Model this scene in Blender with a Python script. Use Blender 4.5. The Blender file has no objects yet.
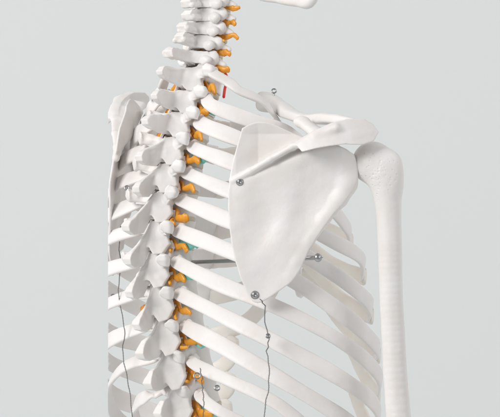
import bpy, bmesh, math, random
import numpy as np
from mathutils import Vector
random.seed(4)
S=0.00086; D=2200.0; ZC=1.25
CX,SX=0.72,0.694
col=bpy.context.scene.collection
scene=bpy.context.scene

# ------------------------------------------------ coordinates
def WV(x,y,d):
    x,y,d=map(lambda q:np.asarray(q,float),(x,y,d)); f=(D+d)/D
    return np.stack(np.broadcast_arrays((x-250)*f*S, d*S, (208.5-y)*f*S+ZC),-1)
def WB(r,p,y):
    r,p,y=map(lambda q:np.asarray(q,float),(r,p,y))
    xv=165+CX*r-SX*p; d=-SX*r-CX*p
    return np.stack(np.broadcast_arrays((xv-250)*S, d*S, (208.5-y)*S+ZC),-1)
YL=[-20,0,32,68,112,138,168,197,225,260,297,325,360,393,440]
CL=[209,207,204,194,182,174,169,163,160,158,162,167,173,179,187]
def PP(y): return (165-np.interp(y,YL,CL))/SX

# ------------------------------------------------ materials
def mat(name, colr, rough=.45, metal=0, bump=.0, bscale=600, var=.0, sss=0, trans=0):
    m=bpy.data.materials.new(name); m.use_nodes=True; nt=m.node_tree; b=nt.nodes['Principled BSDF']
    b.inputs['Base Color'].default_value=(*colr,1); b.inputs['Roughness'].default_value=rough; b.inputs['Metallic'].default_value=metal
    if not metal: b.inputs['Specular IOR Level'].default_value=.42
    if sss:
        b.inputs['Subsurface Weight'].default_value=sss
        b.inputs['Subsurface Radius'].default_value=(1,.6,.5); b.inputs['Subsurface Scale'].default_value=.004
    b.inputs['Transmission Weight'].default_value=trans
    tc=nt.nodes.new('ShaderNodeTexCoord')
    if var:
        n=nt.nodes.new('ShaderNodeTexNoise'); n.inputs['Scale'].default_value=45; n.inputs['Detail'].default_value=5
        nt.links.new(tc.outputs['Object'],n.inputs['Vector'])
        r=nt.nodes.new('ShaderNodeValToRGB'); r.color_ramp.elements[0].position=.35; r.color_ramp.elements[1].position=.65
        r.color_ramp.elements[0].color=(colr[0]*(1-var*.5),colr[1]*(1-var),colr[2]*(1-var*1.3),1); r.color_ramp.elements[1].color=(*colr,1)
        nt.links.new(n.outputs['Fac'],r.inputs['Fac']); nt.links.new(r.outputs['Color'],b.inputs['Base Color'])
    if bump:
        n=nt.nodes.new('ShaderNodeTexNoise'); n.inputs['Scale'].default_value=bscale; n.inputs['Detail'].default_value=6
        nt.links.new(tc.outputs['Object'],n.inputs['Vector'])
        bp=nt.nodes.new('ShaderNodeBump'); bp.inputs['Strength'].default_value=bump; bp.inputs['Distance'].default_value=.001
        nt.links.new(n.outputs['Fac'],bp.inputs['Height']); nt.links.new(bp.outputs['Normal'],b.inputs['Normal'])
    return m
M=dict(
 bone=mat('bone_plastic',(.82,.80,.788),.46,0,.38,170,.06,.05),
 cart=mat('cartilage_plastic',(.82,.79,.74),.42,0,.2,180,.07,.08),
 disc=mat('disc_plastic',(.62,.56,.46),.5,0,.2,300,.08,.1),
 nerve=mat('nerve_orange',(.92,.43,.05),.28,0,.6,260,.4,.35,.08),
 teal=mat('vessel_teal',(.24,.70,.65),.32,0,.5,260,.25,.1),
 red=mat('artery_red',(.80,.06,.05),.35),
 steel=mat('screw_steel',(.42,.42,.43),.28,1),
 wire=mat('wire_steel',(.22,.215,.21),.4,.8),
 rod=mat('rod_steel',(.45,.45,.46),.32,1),
 back=mat('backdrop_paper',(.80,.822,.818),.95,0,.05,80))

# ------------------------------------------------ objects
ORG={}
def empty(name,loc):
    o=bpy.data.objects.new(name,None); col.objects.link(o); o.location=loc; ORG[o.name]=np.array(loc,float); return o
def clip_bm(bm,px):
    co=Vector(((px-250)*S,0,ZC)); v=Vector(((px-250),D,0)).normalized(); n=Vector((v.y,-v.x,0))
    bmesh.ops.bisect_plane(bm,geom=bm.verts[:]+bm.edges[:]+bm.faces[:],plane_co=co,plane_no=n,clear_inner=True)
    ed=[e for e in bm.edges if e.is_boundary]
    if ed: bmesh.ops.holes_fill(bm,edges=ed,sides=0)
def islands(bm):
    bm.verts.index_update(); seen=set(); out=[]
    for v in bm.verts:
        if v in seen: continue
        st=[v]; seen.add(v); isl=[]
        while st:
            a=st.pop(); isl.append(a)
            for e in a.link_edges:
                b=e.other_vert(a)
                if b not in seen: seen.add(b); st.append(b)
        out.append(isl)
    return out
def obj(name,V,F,m,parent,clip=None,label=None,smooth=True):
    V=np.asarray(V,float); bm=bmesh.new()
    bv=[bm.verts.new(v) for v in V]
    for f in F:
        try: bm.faces.new([bv[i] for i in f])
        except ValueError: pass
    bmesh.ops.recalc_face_normals(bm,faces=bm.faces[:])
    if clip is not None:
        clip_bm(bm,clip); isl=islands(bm)
        if len(isl)>1:
            r=None
            for L in isl:
                if len(L)<12: continue
                ix={v:i for i,v in enumerate(L)}
                fs=[[ix[v] for v in f.verts] for f in bm.faces if f.verts[0] in ix]
                r=obj(name,[v.co[:] for v in L],fs,m,parent,None,label,smooth)
            bm.free(); return r
    if len(bm.verts)<4: bm.free(); return None
    c=np.mean([v.co[:] for v in bm.verts],axis=0)
    for v in bm.verts: v.co-=Vector(c)
    for f in bm.faces: f.smooth=smooth and len(f.verts)<=8
    me=bpy.data.meshes.new(name); bm.to_mesh(me); bm.free(); me.materials.append(M[m])
    o=bpy.data.objects.new(name,me); col.objects.link(o)
    po=ORG[parent.name] if parent else np.zeros(3)
    o.parent=parent; o.location=c-po; ORG[o.name]=c
    if label: o['label']=label
    return o

# ------------------------------------------------ SDF grid
def seg2(px,py,a,b):
    bx,by=b[0]-a[0],b[1]-a[1]; t=np.clip(((px-a[0])*bx+(py-a[1])*by)/(bx*bx+by*by+1e-9),0,1)
    return np.hypot(px-a[0]-t*bx,py-a[1]-t*by)
def poly2(X,Y,o):
    dist=np.full(np.broadcast(X,Y).shape,1e9); ins=np.zeros(dist.shape,bool)
    for i in range(len(o)):
        a,b=o[i],o[(i+1)%len(o)]
        dist=np.minimum(dist,seg2(X,Y,a,b))
        ins^=((a[1]>Y)!=(b[1]>Y))&(X<(b[0]-a[0])*(Y-a[1])/((b[1]-a[1])+1e-12)+a[0])
    return np.where(ins,-dist,dist)
def smax(a,b,k):
    h=np.clip(.5-.5*(a-b)/k,0,1); return a*(1-h)+b*h+k*h*(1-h)
class G:
    def __init__(s,lo,hi,h):
        s.h=h; s.lo=np.array(lo,float); s.ax=[np.arange(lo[i],hi[i]+h,h,dtype=np.float32) for i in range(3)]
        s.F=np.full([len(a) for a in s.ax],40.0,np.float32)
    def sub(s,lo,hi):
        sl=[];ax=[]
        for i in range(3):
            a=max(0,int((lo[i]-s.lo[i])/s.h)); b=min(len(s.ax[i]),int((hi[i]-s.lo[i])/s.h)+2)
            if b<=a: return None,None
            sl.append(slice(a,b)); ax.append(s.ax[i][a:b])
        return tuple(sl),np.meshgrid(*ax,indexing='ij',sparse=True)
    def comb(s,sl,d,k,op='u'):
        f=s.F[sl]
        if op=='u':
            h=np.clip(.5+.5*(f-d)/k,0,1); s.F[sl]=f*(1-h)+d*h-k*h*(1-h)
        else:
            d=-d; h=np.clip(.5-.5*(f-d)/k,0,1); s.F[sl]=f*(1-h)+d*h+k*h*(1-h)
    def cap(s,a,b,ra,rb,k=3,sc=(1,1,1),op='u'):
        a=np.array(a,float);b=np.array(b,float);sc=np.array(sc,float)
        m=max(ra,rb)/sc+k+4*s.h
        sl,g=s.sub(np.minimum(a,b)-m,np.maximum(a,b)+m)
        if sl is None: return
        q=[(g[i]-a[i])*sc[i] for i in range(3)]; ba=(b-a)*sc; L=float(ba@ba)+1e-9
        t=np.clip((q[0]*ba[0]+q[1]*ba[1]+q[2]*ba[2])/L,0,1)
        d=np.sqrt(sum((q[i]-t*ba[i])**2 for i in range(3)))-(ra+(rb-ra)*t)
        s.comb(sl,d/max(1,sc.max()**.5),k,op)
    def chain(s,pts,rs,k=3,sc=(1,1,1),op='u'):
        for i in range(len(pts)-1): s.cap(pts[i],pts[i+1],rs[i],rs[i+1],k,sc,op)
    def ell(s,c,r,k=3,op='u'):
        c=np.array(c,float);r=np.array(r,float);m=r+k+4*s.h
        sl,g=s.sub(c-m,c+m)
        if sl is None: return
        k0=np.sqrt(sum(((g[i]-c[i])/r[i])**2 for i in range(3))); k1=np.sqrt(sum(((g[i]-c[i])/r[i]**2)**2 for i in range(3)))+1e-6
        s.comb(sl,k0*(k0-1)/k1,k,op)
    def plate(s,axis,poly,midf,thf,k=2,edge=1.5,op='u'):
        """polygon in the two axes other than `axis`, a sheet around midf with half thickness thf"""
        u,v=[x for x in range(3) if x!=axis]
        P=np.array(poly,float); U,Vv=np.meshgrid(s.ax[u],s.ax[v],indexing='ij')
        sd=poly2(U,Vv,P); md=midf(U,Vv); th=thf(U,Vv)*np.ones_like(U)
        sh=[1,1,1]; sh[axis]=-1; A=s.ax[axis].reshape(sh)
        e=lambda q: np.expand_dims(q,axis)
        d=smax(np.abs(A-e(md))-e(th),np.broadcast_to(e(sd),s.F.shape),edge)
        s.comb((slice(None),)*3,d.astype(np.float32),k,op)
    def full(s): return np.meshgrid(*s.ax,indexing='ij',sparse=True)
    def noise(s,amp,wl,seed=0):
        rg=np.random.RandomState(seed); g=s.full(); n=0
        for o in range(7):
            w=rg.normal(size=3); w/=np.linalg.norm(w); w*=2*math.pi/(wl*rg.uniform(.6,1.8))
            n=n+np.sin(g[0]*w[0]+g[1]*w[1]+g[2]*w[2]+rg.uniform(0,6.28))
        s.F+= (amp*n/2.6).astype(np.float32)
    def mesh(s):
        F=s.F; F[0]=F[-1]=9; F[:,0]=F[:,-1]=9; F[:,:,0]=F[:,:,-1]=9
        n=np.array(F.shape)-1; cnt=np.zeros(n,np.float32); acc=np.zeros((*n,3),np.float32); ins=F<0
        cross=[]
        for a in range(3):
            s0=[slice(None)]*3; s1=[slice(None)]*3; s0[a]=slice(0,-1); s1[a]=slice(1,None)
            f0=F[tuple(s0)];f1=F[tuple(s1)]; c=ins[tuple(s0)]!=ins[tuple(s1)]
            cross.append(c); I=np.argwhere(c); t=f0[c]/(f0[c]-f1[c])
            pos=I.astype(np.float32); pos[:,a]+=t
            b,e=[x for x in range(3) if x!=a]
            for ob in (0,-1):
                for oe in (0,-1):
                    J=I.copy(); J[:,b]+=ob; J[:,e]+=oe
                    ok=((J>=0)&(J<n)).all(1); J=J[ok]
                    np.add.at(cnt,tuple(J.T),1); np.add.at(acc,tuple(J.T),pos[ok])
        m=cnt>0; idx=np.full(n,-1,np.int64); idx[m]=np.arange(m.sum())
        V=acc[m]/cnt[m][:,None]*s.h+s.lo
        Q=[]
        for a in range(3):
            I=np.argwhere(cross[a]); b,e=[x for x in range(3) if x!=a]
            I=I[(I[:,b]>0)&(I[:,e]>0)&(I[:,b]<n[b])&(I[:,e]<n[e])]
            def cell(ob,oe):
                J=I.copy();J[:,b]+=ob;J[:,e]+=oe; return idx[tuple(J.T)]
            Q.append(np.stack([cell(-1,-1),cell(0,-1),cell(0,0),cell(-1,0)],1))
        return V,np.concatenate(Q).tolist()

# ------------------------------------------------ sweep
def spline(P,n):
    P=np.array(P,float); Q=np.vstack([2*P[0]-P[1],P,2*P[-1]-P[-2]]); out=[]; N=len(P)-1
    for t in np.linspace(0,N,n):
        i=min(int(t),N-1); u=t-i; a,b,c,d=Q[i:i+4]
        out.append(.5*((2*b)+(-a+c)*u+(2*a-5*b+4*c-d)*u*u+(-a+3*b-3*c+d)*u**3))
    return np.array(out)
def sweep(C,hint,ha,hb,ns=16,wob=0,seed=0,power=1.0,cap=True):
    C=np.array(C); n=len(C); T=np.gradient(C,axis=0); T/=np.linalg.norm(T,axis=1)[:,None]
    H=np.broadcast_to(hint,C.shape); B=np.cross(T,H); B/=np.linalg.norm(B,axis=1)[:,None]; N=np.cross(B,T)
    ha=np.broadcast_to(ha,(n,)).astype(float).copy(); hb=np.broadcast_to(hb,(n,)).astype(float).copy()
    rg=np.random.RandomState(seed); t=np.linspace(0,1,n); ph=rg.uniform(0,6.28,4)
    if wob:
        ha*=1+wob*(np.sin(t*17+ph[0])+.6*np.sin(t*41+ph[1])); hb*=1+wob*(np.sin(t*13+ph[2])+.6*np.sin(t*37+ph[3]))
    if cap:
        seg=np.linalg.norm(np.diff(C,axis=0),axis=1); s=np.concatenate([[0],np.cumsum(seg)])/S
        e=np.minimum(s,s[-1]-s); R=np.minimum(ha,hb)
        k=np.sqrt(np.clip(1-(1-np.clip(e/R,0,1))**2,.02,1)); ha*=k; hb*=k
    V=[];F=[]
    for i in range(n):
        for j in range(ns):
            a=2*math.pi*j/ns; c,sn=math.cos(a),math.sin(a)
            c=math.copysign(abs(c)**power,c); sn=math.copysign(abs(sn)**power,sn)
            V.append(C[i]+(N[i]*c*ha[i]+B[i]*sn*hb[i])*S)
    for i in range(n-1):
        for j in range(ns):
            F.append([i*ns+j,i*ns+(j+1)%ns,(i+1)*ns+(j+1)%ns,(i+1)*ns+j])
    F.append(list(range(ns))[::-1]); F.append([(n-1)*ns+j for j in range(ns)])
    return V,F

# ================================================ skeleton
root=empty('anatomical_skeleton',tuple(WB(0,0,470)))
root['label']='white plastic anatomical skeleton model seen from behind, with orange nerves along its spine'
root['category']='skeleton model'

# ---- vertebrae
lev=[-16,-2,12,26,41,57,76,99,122,147,174,202,231,262,294,327,361,396,432]
def place(V,y0):
    V=np.asarray(V); P0=PP(y0); tau=math.atan((PP(y0+12)-PP(y0-12))/24)*.7
    r,p,u=V[:,0],V[:,1],V[:,2]
    return WB(r, P0+p*math.cos(tau)-u*math.sin(tau), y0-(p*math.sin(tau)+u*math.cos(tau)))
def body(g,pc,a,b,hh,waist):
    X,Y,Z=g.full(); w=1-waist*(1-np.clip((Z/hh)**2,0,1))
    q=(np.sqrt((X/a)**2+((Y-pc)/b)**2)-w)*min(a,b); e=np.abs(Z)-hh
    g.comb((slice(None),)*3,smax(q,e,2.0).astype(np.float32),2)
def mirror(P): return P+[(-a,b) for a,b in P[::-1]]
def cervical(i,sp,long=0):
    rg=random.Random(100+i); j=lambda a:rg.uniform(-a,a)
    g=G((-32,-40,-19),(32,54,19),.62)
    body(g,-20,12,9,sp*.42,.12)
    L=25+long+j(3); q=sp/14.5; t0=j(1.8)
    for s in (-1,1):
        g.cap((s*8,-16,0),(s*13,-6,0),4,5,2)
        g.ell((s*15,-5,1.5),(8,6,sp*.48),.9); g.ell((s*(15+j(1)),4,-3.5),(6.8,4.6,5.4),.7)
        g.cap((s*12,-10,0),(s*20,-15,-1.5),3.6,3.0,1.3,(1,1.2,1.2)); g.cap((s*20,-12,-1),(s*24,-15,-3),3.8,3.0,1)
    lam=mirror([(0,5.5),(7,6.5),(14,7.5),(18.5,2),(17.5,-6.5),(9,-7.5),(0,-7)])
    g.plate(1,lam,lambda U,V:12-.75*np.abs(U)-.25*V,lambda U,V:2.6,1.0,.7)
    pr=[(6,6*q),(14,4.2),(L-4,3+j(1)-long*.12+t0),(L+4,1-long*.15+t0),(L+7,-3.5-long*.15+t0),(L+3,-9-long*.15+t0),(L-4,-8.5-long*.1),(14,-8),(6,-7*q)]
    g.plate(0,pr,lambda U,V:0*U,lambda U,V:2.4+ .28*np.clip(U-L+9,0,20)+.25*np.clip(13-U,0,10)+.25*np.clip(-3-V,0,6),1.1,.9)
    if not long:
        for s in (-1,1): g.cap((s*2,L-9,-3.5+t0),(s*(6.5+j(1)),L+2+j(2),-6+t0+j(1)),3.6,3.0,.9,(1,1,1.0))
    else: g.ell((0,L-1,-4-long*.14),(5.2,8,6.5),1.6)
    g.noise(.28,8,i); return g.mesh()
def thoracic(i,sp):
    rg=random.Random(10+i); j=lambda a:rg.uniform(-a,a)
    k=i/11; us=sp/29
    g=G((-48,-52,-50),(48,64,28),.7)
    a=14+5*k;b=12+5*k
    body(g,-14-b,a,b,sp*.41,.13)
    tl=[31,30,30,31,31,30,29,28,26,24,18,14][min(i,11)]; tp=[6,9,12,14,15,16,16,16,15,13,9,7][min(i,11)]
    L,dz=[(39,-6),(40,-9),(40,-13),(39,-18),(38,-22),(37,-25),(36,-26),(36,-24),(35,-20),(34,-15),(32,-11),(31,-8)][min(i,11)]
    dz*=us; L+=j(3); dz+=j(3)
    lam=mirror([(0,8*us),(5,10*us),(8,13*us),(9,19*us),(15,20*us),(18,13*us),(16.5,5*us),(15,-3*us),(18.5,-12*us),(15,-21*us),(8.5,-22.5*us),(4,-16*us),(0,-15*us)])
    g.plate(1,lam,lambda U,V:13.5-.84*np.abs(U)-.30*V,lambda U,V:2.0+1.3*np.exp(-(V/6)**2),1.3,.8)
    for s in (-1,1):
        g.cap((s*9,-17,5*us),(s*12,-3,4*us),4,4.4,2,(1,1,.8))
        w=1+j(.07); dy=j(2.4); e=j(1.5)
        g.chain([(s*10,3,1*us),(s*(tl*.5),tp*.5,4*us+dy*.5),(s*(tl-3)*w,tp,5.5*us+dy)],[7.4,4.8,5.8],2.0,(1,1.6,.95))
        c=np.array([s*(tl-.5)*w,tp+1,5*us+dy])
        pol=[(c[0]-s*5.5,c[2]+3.5),(c[0]-s*1,c[2]+7+e*.5),(c[0]+s*4.5,c[2]+5.5),(c[0]+s*(5.5+e*.5),c[2]+.5),(c[0]+s*3,c[2]-6+e),(c[0]-s*2,c[2]-5.5),(c[0]-s*6,c[2]-2.5)]
        g.plate(1,pol,lambda U,V:c[1]+.45*s*(U-c[0])*(-1)+.28*(V-c[2]),lambda U,V:3.6-.16*np.abs(V-c[2]),2.0,1.8)
        g.ell((s*(tl+6.5)*w,tp-7,4*us+dy),(4.6,3.6,6.),.7,'s')
        g.ell((s*(13.5+j(.8)),15.2,1*us+j(2)),(6.8,5.6,7*us),1.1,'s')
        g.cap((s*12,5,-3*us),(s*(tl-6),tp-3,-1.5*us+dy),1.2,.9,.8)
    top=[(4,9*us),(12,6.5*us),(L*.62,dz*.36+4),(L-2,dz+6.5*us+1),(L+4,dz+3),(L+7,dz-2),(L+4.5,dz-7*us),(L-3,dz-10*us),(L*.6,dz*.78-12.5*us),(14,-19*us),(5,-19*us)]
    tb=1.5 if i<9 else 2.2
    g.plate(0,top,lambda U,V:1.4*np.sin(U*.13+i*2.1)*np.clip((U-10)/10,0,1),lambda U,V:tb+.24*np.clip(U-L+7,0,20)+.30*np.clip(14-U,0,12)+.08*np.clip(dz*.6-V,0,14),1.5,1.0)
    g.cap((0,L*.45,dz*.32+2.8),(0,L+1,dz+4*us),.8,1.6,1.0)
    g.noise(.2,9,40+i); return g.mesh()
for n,y in enumerate(lev):
    sp=lev[n+1]-y if n<len(lev)-1 else 34
    if n<5: V,F=cervical(n,15,0)
    elif n==5: V,F=cervical(n,18,10)
    else: V,F=thoracic(n-6,sp)
    v=obj('vertebra',place(V,y),F,'bone',root)
    th=n>=6; k=max(0,(n-6)/11)
    if n<len(lev)-1:
        ym=y+sp*.5; a,b=(11,8) if not th else (13.8+5*k,11.6+5*k); pc=-20 if not th else -14-b
        ang=np.linspace(0,2*math.pi,28,endpoint=False); VV=[];FF=[]
        hh=sp*.13
        for q,(u,sc) in enumerate([(-hh,.9),(-hh*.5,1.0),(hh*.5,1.0),(hh,.9)]):
            for t in ang: VV.append((a*sc*math.cos(t),pc+b*sc*math.sin(t),u))
        for q in range(3):
            for j in range(28): FF.append([q*28+j,q*28+(j+1)%28,(q+1)*28+(j+1)%28,(q+1)*28+j])
        FF.append(list(range(28))); FF.append(list(range(84,112)))
        obj('intervertebral_disc',place(VV,ym),FF,'disc',root)
    rg=random.Random(n*7+1)
    for s in (1,-1):
        e=rg.uniform(-4,4); e2=rg.uniform(-4,4); sz=rg.uniform(.75,1.05)
        if th:
            up=-sp*.5+1; ln=rg.uniform(-4,4)+(4 if n>=14 else 0)
            pts=[(s*5,-10,up+6),(s*12,-8,up+4),(s*19,-6+e*.5,up-1+e2*.3),(s*(27+ln),-5,up+e2*.6),(s*(33+ln),-5,up-4+e)]; rr=[3.4,5.0,3.8,4.4,2.4]
        else:
            up=-sp*.5+1; ln=rg.uniform(-5,2)
            pts=[(s*6,-8,up+1),(s*12,-9,up+1.5),(s*19,-11,up+e2*.3),(s*(26+ln),-13,up+.5+e*.3),(s*(32+ln),-15,up-1+e2*.6)]; rr=[2.4,3.8,3.0,3.6,2.2]
        C=place(pts,y); R=np.interp(np.linspace(0,1,30),np.linspace(0,1,5),rr)*sz
        Vt,Ft=sweep(spline(C,30),np.array([.45,.85,.25]),R*.55,R*1.05,12,.14,n)
        off=len(Vt)
        p2=[pts[1],(pts[2][0]-s*3,pts[2][1]+6,pts[2][2]-4),(pts[3][0]-s*6+e,pts[3][1]+9,pts[3][2]-6+e2*.5)]
        V2,F2=sweep(spline(place(p2,y),16),np.array([.45,.85,.25]),np.linspace(rr[1]*.4,rr[3]*.4,16)*sz,np.linspace(rr[1]*.8,rr[3]*.5,16)*sz,10,.1,n)
        Vt=list(Vt)+list(V2); Ft=Ft+[[q+off for q in f] for f in F2]
        obj('spinal_nerve',Vt,Ft,'nerve',v)
        if th and n in (7,9,12,13,15,17) and s==1:
            up=-sp*.5+5
            dn=-3 if n>=14 else 0
            pts=[(14,-16,up+2+dn),(24,-12,up-1+dn),(34,-9,up-2+dn),(42,-8,up+dn),(49,-8,up-4+dn)]
            C=place(pts,y)
            Vt,Ft=sweep(spline(C,30),np.array([.45,.85,.25]),2.4,np.interp(np.linspace(0,1,30),[0,.4,.8,1],[3,5.6,5.2,2.6]),12,.12,n)
            obj('blood_vessel',Vt,Ft,'teal',v)

# ---- artery
for s in (1,-1):
    C=spline([WB(s*22,PP(90)-28,97),WB(s*21.6,PP(85)-28,88),WB(s*21,PP(75)-28,76),WB(s*17,PP(62)-20,66)],30)
    V,F=sweep(C,np.array([.9,.4,.05]),1.5,1.5,10); obj('artery_tube',V,F,'red',root)

# ---- ribs
W=[70,98,122,144,160,172,181,186,187,180,160,108]
DD=[84,120,148,170,186,196,204,204,192,172,130,75]
DR=[56,60,76,92,106,116,125,134,140,138,118,66]
SY=[132,152,180,208,234,256,272]
def PS(y): return np.interp(y,[118,190,260,300],[-116,-155,-188,-200])
ends={}
for s in (1,-1):
    for i in range(12):
        y0=lev[6+i]; P0=float(PP(y0)); w,dp,dr=W[i],DD[i],DR[i]
        rg=np.random.RandomState(i*2+(s>0)); jj=rg.uniform(-1,1,8)
        if i==0: y0-=4
        if s<0: w*=.84; dr*=.9
        c=[(11,-19,-2),(22,-8,-2),(32,3,0)]
        if i>0: c+=[(max(w*.5,42),9,dr*.12+jj[0])]
        else: c+=[(47,-4,10)]
        c+=[(w*.83,-.10*dp,dr*.34+jj[1]*3),(w+jj[4]*3,-.36*dp,dr*.62+jj[2]*5),(w*.95,-.64*dp,dr*.84+jj[3]*6),(w*.72,-.88*dp,dr+jj[5]*6)]
        if i==11: c=c[:5]+[(w*.97,-.3*dp,dr*.6)]
        if i==10: c=c[:7]
        pts=[WB(s*r,P0+p,y0+q) for r,p,q in c]; n=110
        C=spline(pts,n); t=np.linspace(0,1,n)
        C[:,2]+=S*1.6*np.sin(t*9+rg.uniform(0,6))*np.clip(t*4-.6,0,1)
        cen=WB(0,P0-dp*.42,y0)[:2]; H=np.zeros((n,3)); H[:,:2]=C[:,:2]-cen; H/=np.linalg.norm(H,axis=1)[:,None]
        H[:,2]=np.interp(t,[0,.2,.5,1],[.2,.4,.2,-.05])+.2*jj[6]*np.sin(t*5+jj[0]*3)
        ht=np.interp(t,[0,.04,.1,.135,.17,.28,.45,.6,.9,1],[5.6,4.6,4.8,6.4,5.6,6.9,8.2,7.8,8.3,9.2])*(.8 if i in(0,10,11) else 1)*(1+.1*jj[7])*(1.18 if s<0 else 1)
        tk=np.interp(t,[0,.04,.1,.135,.18,.26,.6,1],[4.4,3.4,3.8,4.8,3.6,2.6,2.1,2.2])
        if i==0: H=H*.7+np.array([0,0,.6])
        V,F=sweep(C,H,tk,ht,24,.055,i+(20 if s<0 else 0),.66)
        obj('rib',V,F,'bone',root,clip=108 if s<0 else None)
        ends[s,i]=(c[-1],P0,y0,C[-1],C[-1]-C[-8],ht[-1],H[-1])
    for i in range(10):
        (r,p,q),P0,y0,ce,tg,hte,He=ends[s,i]; a=(r-1,P0+p-1,y0+q)
        if i<7:
            b=(13,PS(SY[i])+2,SY[i]); mid=(r*.55,(a[1]+b[1])/2-8,(a[2]*.62+b[2]*.38)+ (6 if i>3 else 0))
        else:
            (r2,p2,q2),P2,y2=ends[s,i-1][:3]; b=(r2*.72,P2+p2-6,y2+q2-2); mid=((a[0]+b[0])/2*.92,(a[1]+b[1])/2-8,(a[2]+b[2])/2+4)
        tg=tg/np.linalg.norm(tg)*S
        C=spline([ce-tg*9,ce+tg*3,WB(s*mid[0],mid[1],mid[2]),WB(s*b[0],b[1],b[2])],40)
        w_=np.linspace(0,1,40)[:,None]; A=He/np.linalg.norm(He); E=np.array([.69,.72,0.])
        if np.dot(A,E)<0: E=-E
        H=A*(1-w_)+E*w_
        V,F=sweep(C,H,np.interp(np.linspace(0,1,40),[0,.3,1],[1.7,2.6,3.4]),np.interp(np.linspace(0,1,40),[0,.3,1],[hte*.9,9,8]),20,.03,i,.7)
        obj('costal_cartilage',V,F,'cart',root,clip=108 if s<0 else None)
# ---- sternum
ys=[110,122,140,152,170,200,235,262,272,290,304]
C=spline([WB(0,PS(y)-1,y) for y in ys],60)
wd=np.interp(np.linspace(0,1,60),np.linspace(0,1,11),[20,26,19,14,14,17,19,16,8,7,4])
V,F=sweep(C,np.array([.69,.72,0]),4.2,wd,22,.03,3,.85); obj('sternum',V,F,'bone',root)

# ---- scapula
DO=-14
out=[(242,128),(252,123),(266,122),(282,128),(300,136),(322,142),(342,147),(354,156),(357,172),(353,187),(342,202),(328,220),(315,240),(306,256),(300,270),(290,283),(275,294),(264,301),(256,303),(249,297),(241,279),(234,256),(230,232),(228,206),(229,184),(233,160),(238,142)]
g=G((218,108,-160),(386,312,-66),.72)
X2,Y2=np.meshgrid(g.ax[0],g.ax[1],indexing='ij')
sd=poly2(X2,Y2,spline(np.array([(a,b,0) for a,b in out+[out[0]]]),130)[:-1,:2])
RX=[228,250,270,295,318,340,365]; RY=[182,172,162,151,143,138,135]
spy=np.interp(X2,RX,RY)
above=1/(1+np.exp(-(spy-Y2)/3.0))
mid=-105+3.0*np.exp(-((X2-260)/20)**2-((Y2-226)/46)**2)+3.0*np.exp(-((X2-304)/16)**2-((Y2-206)/26)**2)
mid+=-1.4*np.exp(-(((X2-280)*.87+(Y2-228)*.48)/10)**2)*np.clip((Y2-180)/35,0,1)*np.clip((290-Y2)/35,0,1)
mid+=.9*np.sin(X2*.085+Y2*.06)*np.cos(Y2*.05-X2*.03)+.18*np.sin(X2*.15-Y2*.09)*np.sin(Y2*.12+.6)
mid+=9*above*np.clip((X2-236)/22,0,1)*np.clip((Y2-120)/14,.2,1)
dl=np.clip(Y2-spy,0,70); rise=np.interp(X2,[232,262,300,340],[2,8,18,24])
mid-=rise*np.exp(-(dl/21)**1.15)*(1-above)*np.clip((358-X2)/16,0,1)
thk=1.3+1.8*np.clip((X2-305)/50,0,1)+0*sd
Z=g.ax[2][None,None,:]
pl=np.abs(Z-mid[:,:,None])-thk[:,:,None]; sd3=np.broadcast_to(sd[:,:,None],pl.shape)
g.F=smax(pl,sd3,1.4).astype(np.float32)*.85
def zm(x,y):
    i=int((x-g.lo[0])/g.h); j=int((y-g.lo[1])/g.h); return float(mid[i,j])
def onp(pts,off=0): return [(x,y,zm(x,y)+off) for x,y in pts]
g.chain(onp([(288,277),(296,262),(308,242),(324,220),(340,199),(348,184)],3.5),[.8,1.2,1.8,3.0,6,8],8)
g.ell((347,172,-98),(10,21,12),8)
g.ell((360,172,-96),(4,15,9),3,'s')
R0=[(233,181),(250,172),(270,161),(293,149),(316,139),(336,132)]; HG=[0,5,13,20,25,28]
for q in np.linspace(0,1,9):
    pts=[(x,y-3*q*hgt/20,-104-q*hgt) for (x,y),hgt in zip(R0,HG)]
    rs=np.array([1.8,1.7,1.9,2.4,3.0,3.6])*(1 if q<1 else 1.1); g.chain(pts,list(rs),3)
# acromion
ac=[(296,145),(314,132),(330,124),(346,119),(364,119),(373,124),(379,132),(374,141),(362,145),(346,144),(330,146),(314,149),(302,152)]
g.plate(2,ac,lambda U,V:-130+.14*(U-335)-.45*(V-135)+.008*(U-335)**2,lambda U,V:3.0+.02*(U-290).clip(0,60),5,.9)
g.cap((348,137,-124),(366,134,-112),6,5,5,(1,1.3,1))
# coracoid
g.chain([(334,150,-96),(318,134,-86),(302,122,-66),(288,118,-46)],[8,8,7,6],4,(1,1.3,1))
g.noise(.12,20,5)
V,F=g.mesh(); scV=V.copy()
V=WV(V[:,0],V[:,1],V[:,2]+DO)
scap=obj('scapula',V,F,'bone',root)
def front(g,x,y):
    i=int((x-g.lo[0])/g.h); j=int((y-g.lo[1])/g.h); ii=np.where(g.F[i,j]<0)[0]
    return float(g.ax[2][ii[0]]) if len(ii) else -110.
xv=scV[:,0]-165; dd=scV[:,2]+DO
r=CX*xv-SX*dd; p=-SX*xv-CX*dd
# the far shoulder blade: mirrored, leaning with its top a little towards the neck
lr=-(r-119); lp=p-30; an=math.radians(-10)
Lr=lr*math.cos(an)+lp*math.sin(an)-43; Lp=-lr*math.sin(an)+lp*math.cos(an)+14
lean=np.clip(205-scV[:,1],-90,100)
obj('scapula',WB(Lr+lean*.07,Lp-np.clip(lean,0,100)*.14,scV[:,1]-22+.12*lr),F,'bone',root,clip=108)

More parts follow.
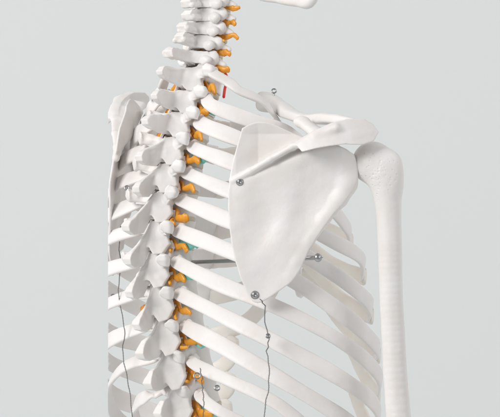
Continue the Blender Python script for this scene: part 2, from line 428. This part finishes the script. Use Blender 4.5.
# ---- humerus
gh=G((342,130,-134),(424,470,-62),.75)
prof=spline(np.array([(383,176,17),(386,188,15),(388,202,13.4),(389,222,12.4),(390,250,12),(391,290,11.7),(393,330,11.7),(395,370,11.9),(399,420,12.5),(404,464,12.8)]),60)
for a,b in zip(prof[:-1],prof[1:]): gh.cap((a[0],a[1],-100),(b[0],b[1],-100),a[2],b[2],.6)
gh.ell((373,163,-94),(21,21.5,22),5)
gh.ell((386,167,-103),(17,18,14),6)
gh.ell((391,182,-102),(12,17,13),7)
gh.cap((401,205,-88),(402,340,-90),.9,.6,3,op='s')
rg=np.random.RandomState(3); pits=[]
for q in range(170):
    x=rg.normal(379,11); y=rg.normal(174,11)-(x-380)*.3
    i=int((x-gh.lo[0])/gh.h); j=int((y-gh.lo[1])/gh.h); ii=np.where(gh.F[i,j]<0)[0] if 0<=i<gh.F.shape[0] and 0<=j<gh.F.shape[1] else []
    if len(ii): pits.append((x,y,gh.ax[2][ii[0]]+.1,rg.uniform(.35,.6)))
gh.noise(.08,30,9)
for x,y,z,q in pits: gh.ell((x,y,z-.45),(q,q,.6),.5,'s')
V,F=gh.mesh(); V=WV(V[:,0],V[:,1],V[:,2]+DO); obj('humerus',V,F,'bone',root)

# ---- clavicle
C=spline([WV(263,103,66),WV(270,102,50),WV(279,106,34),WV(290,114,8),(WV(308,119,-36)),WV(328,119,-88),WV(346,121,-118),WV(360,125,-128)],80)
t=np.linspace(0,1,80)
V,F=sweep(C,np.array([0,.25,.97]),np.interp(t,[0,.08,.16,.3,.45,.7,.9,1],[8,10,9,6.5,5.4,5,4.4,3]),np.interp(t,[0,.08,.16,.3,.45,.7,.9,1],[9,11,9.5,8,8.5,9.5,10,8]),24,.09,5,.6)
clav=obj('clavicle',V,F,'bone',root)

# ---- mandible
C=spline([WV(326,-80,-20),WV(320,-30,-22),WV(312,-2,-20),WV(298,-1,10),WV(280,-4,50),WV(262,-8,90),WV(300,-30,130),WV(350,-36,120),WV(372,-36,60),WV(372,-50,40),WV(378,-90,40)],110)
t=np.linspace(0,1,110)
V,F=sweep(C,np.array([.3,.2,.9]),np.interp(t,[0,.2,.3,.5,1],[9,9,8.5,6.5,8]),np.interp(t,[0,.2,.3,.5,1],[5,6,6,4,4]),18,.05,7,.8); obj('mandible',V,F,'bone',root)

# ---- hardware
def disc_screw(c,parent,r=3.6,name='screw'):
    c=np.array(c); prof=[(0,-3.),(r*1.25,-3.),(r*1.3,.5),(r*1.0,1.0),(r*.95,1.6),(r*.7,2.5),(r*.35,2.8),(r*.3,2.0),(0,1.9)]
    VV=[];FF=[];n=20
    for a,b in prof:
        for j in range(n):
            t=2*math.pi*j/n; VV.append(c+np.array([a*math.cos(t),-b,a*math.sin(t)])*S)
    for q in range(len(prof)-1):
        for j in range(n): FF.append([q*n+j,q*n+(j+1)%n,(q+1)*n+(j+1)%n,(q+1)*n+j])
    return obj(name,VV,FF,'steel',parent)
disc_screw(WV(240,182,front(g,240,182)+DO-.5),scap,2.9)
disc_screw(WV(255,295,front(g,255,295)+DO-.5),scap,3.1)
def ring(c,R,r,ax1,ax2):
    VV=[];FF=[];n=26;m=8; ax1=np.array(ax1,float);ax2=np.array(ax2,float);ax3=np.cross(ax1,ax2)
    for i in range(n):
        t=2*math.pi*i/n; e=ax1*math.cos(t)+ax2*math.sin(t)
        for j in range(m):
            u=2*math.pi*j/m; VV.append(np.array(c)+(e*(R+r*math.cos(u))+ax3*r*math.sin(u))*S)
    for i in range(n):
        for j in range(m): FF.append([i*m+j,((i+1)%n)*m+j,((i+1)%n)*m+(j+1)%m,i*m+(j+1)%m])
    return VV,FF
def eye(c,parent,R=2.6,stem=(0,0,-1),L=6):
    V1,F1=ring(c,R,.8,(1,0,0),(0,.3,.95)); c=np.array(c); st=np.array(stem,float)
    a=c+st*R*S; b=c+st*(R+L)*S
    V2,F2=sweep(spline([a,(a+b)/2,b],8),np.array([.5,.86,.02]) if abs(st[2])>.5 else np.array([0,0,1.]),.9,.9,8)
    o=len(V1); return obj('eye_screw',V1+list(V2),F1+[[q+o for q in f] for f in F2],'steel',parent)
eye(WV(274,91,42),clav,2.2,L=8)
eye(WV(197,376,-50),root,3,(0,1,0),12); eye(WV(217,388,-72),root,2.4,(0,1,0),10)
eye(WV(135,224,20),root,2.6,(0,1,0),10); eye(WV(113,297,50),root,2.6,(0,1,0),10); eye(WV(127,188,10),root,2.2,(0,1,0),10)
eye(WV(268,336,-118),root,1.8,(0,1,0),8)
# rod
e0=np.array([172,263,28.]); e1=np.array([323,257.5,-124.])
L=lambda q:WV(*(e0+(e1-e0)*q))
V,F=sweep(spline([L(0),L(.5),L(1)],20),np.array([0,0,1.]),2.1,2.1,14); o=len(V)
V2,F2=sweep(spline([L(.95),L(.97),L(.985)],8),np.array([0,0,1.]),4.4,4.4,16)
V=list(V)+list(V2); F=F+[[q+o for q in f] for f in F2]
obj('support_rod',V,F,'rod',root)
def tie(pts,seed,name='tie_wire'):
    P=np.array(pts); C=np.stack([np.interp(np.linspace(0,len(P)-1,260),range(len(P)),P[:,q]) for q in range(3)],1)
    t=np.linspace(0,1,260); L=np.sum(np.linalg.norm(np.diff(C,axis=0),axis=1))/S
    rg=np.random.RandomState(seed); VV=[];FF=[]
    j1=np.interp(t,np.linspace(0,1,26),rg.uniform(-1,1,26))
    for ph in (0,math.pi):
        Q=C.copy(); a=t*L/4.0*2*math.pi+ph; Q[:,0]+=S*(.42*np.cos(a)+j1); Q[:,1]+=S*.42*np.sin(a)
        V,F=sweep(Q,np.array([.9,.4,.05]),.27,.27,6,cap=False); o=len(VV); VV+=list(V); FF+=[[q+o for q in f] for f in F]
    obj(name,VV,FF,'wire',root)
tie([WV(260,299,-124),WV(266,306,-122),WV(265,322,-121),WV(269,338,-121),WV(267,352,-119),WV(270,374,-119),WV(267,395,-117),WV(262,425,-115)],1)
tie([WV(121,225,25),WV(119,250,24),WV(122,262,24),WV(118,290,24),WV(125,330,20),WV(122,350,18),WV(130,390,14),WV(134,425,10)],2)
tie([WV(200,368,-55),WV(203,386,-60),WV(204,410,-60),WV(202,430,-60)],3)

# ================================================ backdrop
VV=[];FF=[]
prof=[(-4.5,0),(1.2,0)]+[(1.2+.8*math.sin(a),.8-.8*math.cos(a)) for a in np.linspace(0,math.pi/2,14)[1:]]+[(2.0,5.0)]
for y,z in prof: VV+=[(-6,y,z),(6,y,z)]
for i in range(len(prof)-1): FF.append([2*i,2*i+1,2*i+3,2*i+2])
b=obj('backdrop',VV,FF,'back',None); b['kind']='structure'; b['label']='plain pale grey seamless studio backdrop'; b['category']='backdrop'

# ================================================ light, camera
w=bpy.data.worlds.new('World'); scene.world=w; w.use_nodes=True
w.node_tree.nodes['Background'].inputs[0].default_value=(.98,.99,1,1); w.node_tree.nodes['Background'].inputs[1].default_value=.29
def area(loc,tgt,size,power,c=(1,1,1)):
    l=bpy.data.lights.new('studio_lamp','AREA'); l.size=size; l.energy=power; l.color=c
    o=bpy.data.objects.new('studio_lamp',l); col.objects.link(o); o.location=loc
    o.rotation_euler=(Vector(tgt)-Vector(loc)).to_track_quat('-Z','Y').to_euler()
area((-1.5,-1.5,2.15),(0,0,1.25),.9,39,(1,.988,.975))
area((1.5,-1.2,1.7),(0,0,1.25),.9,6.5,(1,.985,.97))
area((-3,.2,3.2),(-1,2,1.3),2.0,34); area((3,.2,3.2),(1,2,1.3),2.0,39)
cam=bpy.data.cameras.new('camera'); co=bpy.data.objects.new('camera',cam); col.objects.link(co)
co.location=(0,-D*S,ZC); co.rotation_euler=(math.pi/2,0,0); cam.sensor_width=36; cam.lens=36*D/500; cam.clip_end=50; cam.clip_start=.05
scene.camera=co
scene.view_settings.view_transform='Standard'; scene.view_settings.look='None'; scene.view_settings.exposure=0
